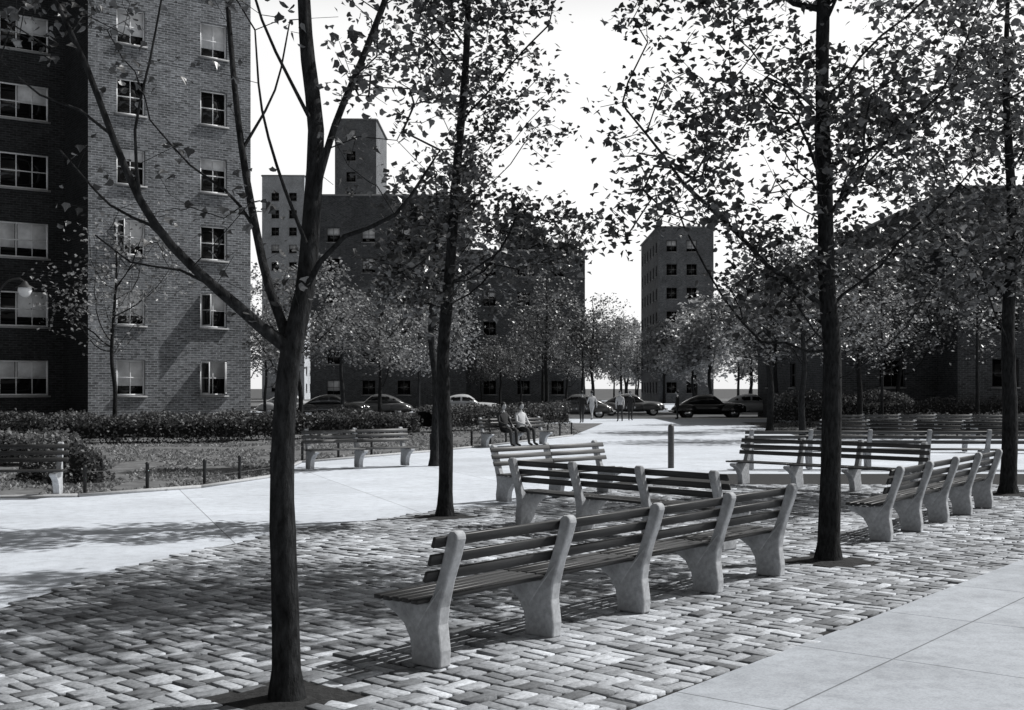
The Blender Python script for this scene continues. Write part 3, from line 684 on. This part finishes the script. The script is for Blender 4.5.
car(-11.6,78,0,'car_dark'); car(-9.3,83,3.14,'car_mid'); car(-3.1,79,0,'car_light'); car(4.2,79,3.1,'car_mid'); car(12.9,78.5,.0,'car_dark'); car(16.6,83,.05,'car_light'); car(8.6,86.5,0,'car_mid'); car(-15.8,86,0,'car_light')

# ------------------------------------------------------------------ people
def person(x,y,rz,pose='stand',top='cloth_light',bottom='cloth_dark',z=0,name='person',h=1.0):
    e=empty(name,(x,y,z),rz); e.scale=(h,h,h)
    J={};E=[]
    def j(n,p,r): J[n]=(p,r)
    if pose=='sit':
        hz=.58; j('pel',(0,0,hz),.15); j('waist',(0,-.03,hz+.18),.13); j('chest',(0,-.07,hz+.40),.155); j('neck',(0,-.05,hz+.56),.06); j('hd',(0,-.03,hz+.64),.055)
        for s,n in ((-1,'l'),(1,'r')):
            j(n+'hip',(s*.10,.04,hz-.01),.10); j(n+'kn',(s*.13,.46,hz-.02),.068); j(n+'an',(s*.12,.50,.10),.045); j(n+'to',(s*.13,.68,.04),.04)
            j(n+'sh',(s*.19,-.07,hz+.47),.062); j(n+'el',(s*.25,.04,hz+.22),.045); j(n+'wr',(s*.12,.28,hz+.13),.03); j(n+'ha',(s*.10,.34,hz+.10),.028)
    else:
        st=.22 if pose=='walk' else .04; hz=.92
        j('pel',(0,0,hz),.14); j('waist',(0,0,hz+.16),.125); j('chest',(0,0,hz+.38),.15); j('neck',(0,0,hz+.55),.058); j('hd',(0,.01,hz+.63),.053)
        for s,n in ((-1,'l'),(1,'r')):
            f=s*st; j(n+'hip',(s*.09,0,hz-.08),.095); j(n+'kn',(s*.09,f*.6+.03,.50),.062); j(n+'an',(s*.09,f-.02,.09),.042); j(n+'to',(s*.11,f+.15,.035),.036)
            j(n+'sh',(s*.19,0,hz+.46),.06); j(n+'el',(s*.25,-f*.5,hz+.18),.043); j(n+'wr',(s*.25,-f*1.0+.06,hz-.06),.029); j(n+'ha',(s*.25,-f*1.05+.08,hz-.13),.028)
    E=[('pel','waist'),('waist','chest'),('chest','neck'),('neck','hd')]
    for n in 'lr': E+=[('pel',n+'hip'),(n+'hip',n+'kn'),(n+'kn',n+'an'),(n+'an',n+'to'),('chest',n+'sh'),(n+'sh',n+'el'),(n+'el',n+'wr'),(n+'wr',n+'ha')]
    bm=bmesh.new(); lay=bm.verts.layers.skin.verify(); vs={}
    for k,(p,r) in J.items():
        v=bm.verts.new(p); v[lay].radius=(r,r); vs[k]=v
    vs['pel'][lay].use_root=True
    for a,b in E: bm.edges.new((vs[a],vs[b]))
    me=bpy.data.meshes.new('body'); bm.to_mesh(me); bm.free()
    o=bpy.data.objects.new('body',me); scene.collection.objects.link(o)
    o.modifiers.new('s','SKIN').use_smooth_shade=True; m=o.modifiers.new('ss','SUBSURF'); m.levels=2; m.render_levels=2
    dg=bpy.context.evaluated_depsgraph_get(); nm=bpy.data.meshes.new_from_object(o.evaluated_get(dg)); o.modifiers.clear(); o.data=nm
    for q in (top,bottom,'skin','rubber'): nm.materials.append(M[q])
    nz=J['neck'][0][2]-.02
    for p in nm.polygons:
        c=p.center; p.use_smooth=True
        if c.z>nz: p.material_index=2
        elif min((c-Vector(J[n+'ha'][0])).length for n in 'lr')<.07: p.material_index=2
        elif c.z<.09: p.material_index=3
        elif (pose=='sit' and (c.z<hz+.02 or c.y>.12 and c.z<hz+.09)) or (pose!='sit' and c.z<hz+.05 and abs(c.x)<.2): p.material_index=1
        else: p.material_index=0
    o.parent=e
    parts=[]
    for s,n in ((-1,'l'),(1,'r')):
        a=Vector(J[n+'wr'][0]);b=Vector(J[n+'ha'][0]);dv=(b-a).normalized(); sd=dv.cross(Vector((0,1,.3))).normalized(); dn=dv.cross(sd)
        for i,L in enumerate((.06,.07,.065,.05)):
            st_=b+sd*(i-1.5)*.017; v,f=tube([st_,st_+dv*L*.5,st_+dv*L*.9+dn*L*.25],[.009,.0085,.006],6); parts.append((v,f,0))
        st_=b-sd*.03-dv*.03; v,f=tube([st_,st_-sd*.02+dv*.03,st_-sd*.015+dv*.055],[.011,.009,.007],6); parts.append((v,f,0))
    build('fingers',parts,['skin'],smooth=True,parent=e)
    bm=bmesh.new(); bmesh.ops.create_uvsphere(bm,u_segments=20,v_segments=16,radius=1)
    for v in bm.verts:
        c=v.co.copy(); wv=.078*(1-.18*max(0,-c.z)); v.co=Vector((c.x*wv,c.y*.095,c.z*.118))
        if c.z<-.2 and c.y>.3: v.co.y+=.008
        if abs(c.x)<.22 and c.y>.8 and -.35<c.z<.1: v.co.y+=.02
        if c.y>.6 and .05<c.z<.25 and .25<abs(c.x)<.6: v.co.y-=.008
    me=bpy.data.meshes.new('head'); bm.to_mesh(me); bm.free(); me.materials.append(M['skin']); me.materials.append(M['hair'])
    for p in me.polygons: p.use_smooth=True; p.material_index=1 if (p.center.z>.06 or (p.center.y<.0 and p.center.z>-.05)) else 0
    hd=J['hd'][0]; o=bpy.data.objects.new('head',me); scene.collection.objects.link(o); o.parent=e; o.location=(hd[0],hd[1]+.015,hd[2]+.11)
    bm=bmesh.new(); bmesh.ops.create_uvsphere(bm,u_segments=16,v_segments=10,radius=1)
    for v in bm.verts: v.co=Vector((v.co.x*.088,v.co.y*.105-.012,max(v.co.z,-.25)*.12+.02))
    for v in bm.verts:
        if v.co.y>.05 and v.co.z<.06: v.co.z=.06
    me=bpy.data.meshes.new('hair'); bm.to_mesh(me); bm.free(); me.materials.append(M['hair'])
    o=bpy.data.objects.new('hair',me); scene.collection.objects.link(o); o.parent=e; o.location=(hd[0],hd[1]+.01,hd[2]+.115)
    return e
ba=math.atan2(-1.8,-1.95)
fx,fy=-math.sin(ba),math.cos(ba)
for t,tp_,nm in ((.42,'cloth_light','seated_woman'),(.72,'cloth_dark','seated_man')):
    X=1.0-1.95*t+fx*.20; Y=41.2-1.8*t+fy*.20
    person(X,Y,ba,'sit',tp_,'cloth_dark',.02,nm)
person(3.9,67,.1,'walk','cloth_dark','cloth_dark',name='pedestrian'); person(6.3,70,2.9,'walk','cloth_light','cloth_dark',name='pedestrian')
person(7.1,72,3.2,'stand','cloth_dark','cloth_dark',name='pedestrian',h=.98); person(4.9,73.5,.4,'walk','cloth_light','cloth_light',name='pedestrian')
person(10.2,74,1.2,'stand','cloth_dark','cloth_dark',name='pedestrian')

# ------------------------------------------------------------------ light, sky, camera
sd=Vector((.92,.38,0)).normalized(); el=math.radians(48); S=Vector((sd.x*math.cos(el),sd.y*math.cos(el),math.sin(el)))
L=bpy.data.lights.new('sun','SUN'); L.energy=5; L.angle=math.radians(.5); L.color=(1,.99,.975)
lo=bpy.data.objects.new('sun',L); lo.rotation_euler=S.to_track_quat('Z','Y').to_euler(); scene.collection.objects.link(lo); lo.location=(30,10,40)
w=bpy.data.worlds.new('World'); scene.world=w; w.use_nodes=True; nt=w.node_tree; bg=nt.nodes['Background']
sk=nt.nodes.new('ShaderNodeTexSky'); sk.sky_type='NISHITA'; sk.sun_disc=False; sk.sun_elevation=el; sk.sun_rotation=math.atan2(sd.x,sd.y)
sk.dust_density=3; sk.air_density=1.0
bw=nt.nodes.new('ShaderNodeRGBToBW'); nt.links.new(sk.outputs[0],bw.inputs[0])
# bright summer haze low over the horizon on the sunward half of the sky, added to the clear-sky radiance
tc=nt.nodes.new('ShaderNodeTexCoord'); sx=nt.nodes.new('ShaderNodeSeparateXYZ'); nt.links.new(tc.outputs['Generated'],sx.inputs[0])
def mrange(src,a,b,c,d):
    mr=nt.nodes.new('ShaderNodeMapRange'); mr.interpolation_type='SMOOTHSTEP'
    for k,v in zip(('From Min','From Max','To Min','To Max'),(a,b,c,d)): mr.inputs[k].default_value=v
    nt.links.new(src,mr.inputs['Value']); return mr.outputs[0]
def math_(op,a,b):
    n=nt.nodes.new('ShaderNodeMath'); n.operation=op
    for i,q in enumerate((a,b)):
        if isinstance(q,(int,float)): n.inputs[i].default_value=q
        else: nt.links.new(q,n.inputs[i])
    return n.outputs[0]
dot=math_('ADD',math_('MULTIPLY',sx.outputs['X'],float(sd.x)),math_('MULTIPLY',sx.outputs['Y'],float(sd.y)))
haze=math_('MULTIPLY',mrange(sx.outputs['Z'],.28,.40,17.0,0.0),mrange(dot,-.45,-.06,.04,1.0))
nt.links.new(math_('ADD',bw.outputs[0],haze),bg.inputs[0]); bg.inputs[1].default_value=.05
cam=bpy.data.cameras.new('camera'); co=bpy.data.objects.new('camera',cam); scene.collection.objects.link(co)
co.location=(0,0,H); co.rotation_euler=(math.pi/2,0,0); cam.sensor_width=36; cam.sensor_fit='HORIZONTAL'; cam.lens=36*F/1024; cam.shift_y=(HY-355)/1024; cam.clip_end=4000; cam.clip_start=.1
scene.camera=co
scene.view_settings.view_transform='Standard'; scene.view_settings.look='None'; scene.view_settings.exposure=0; scene.view_settings.gamma=1
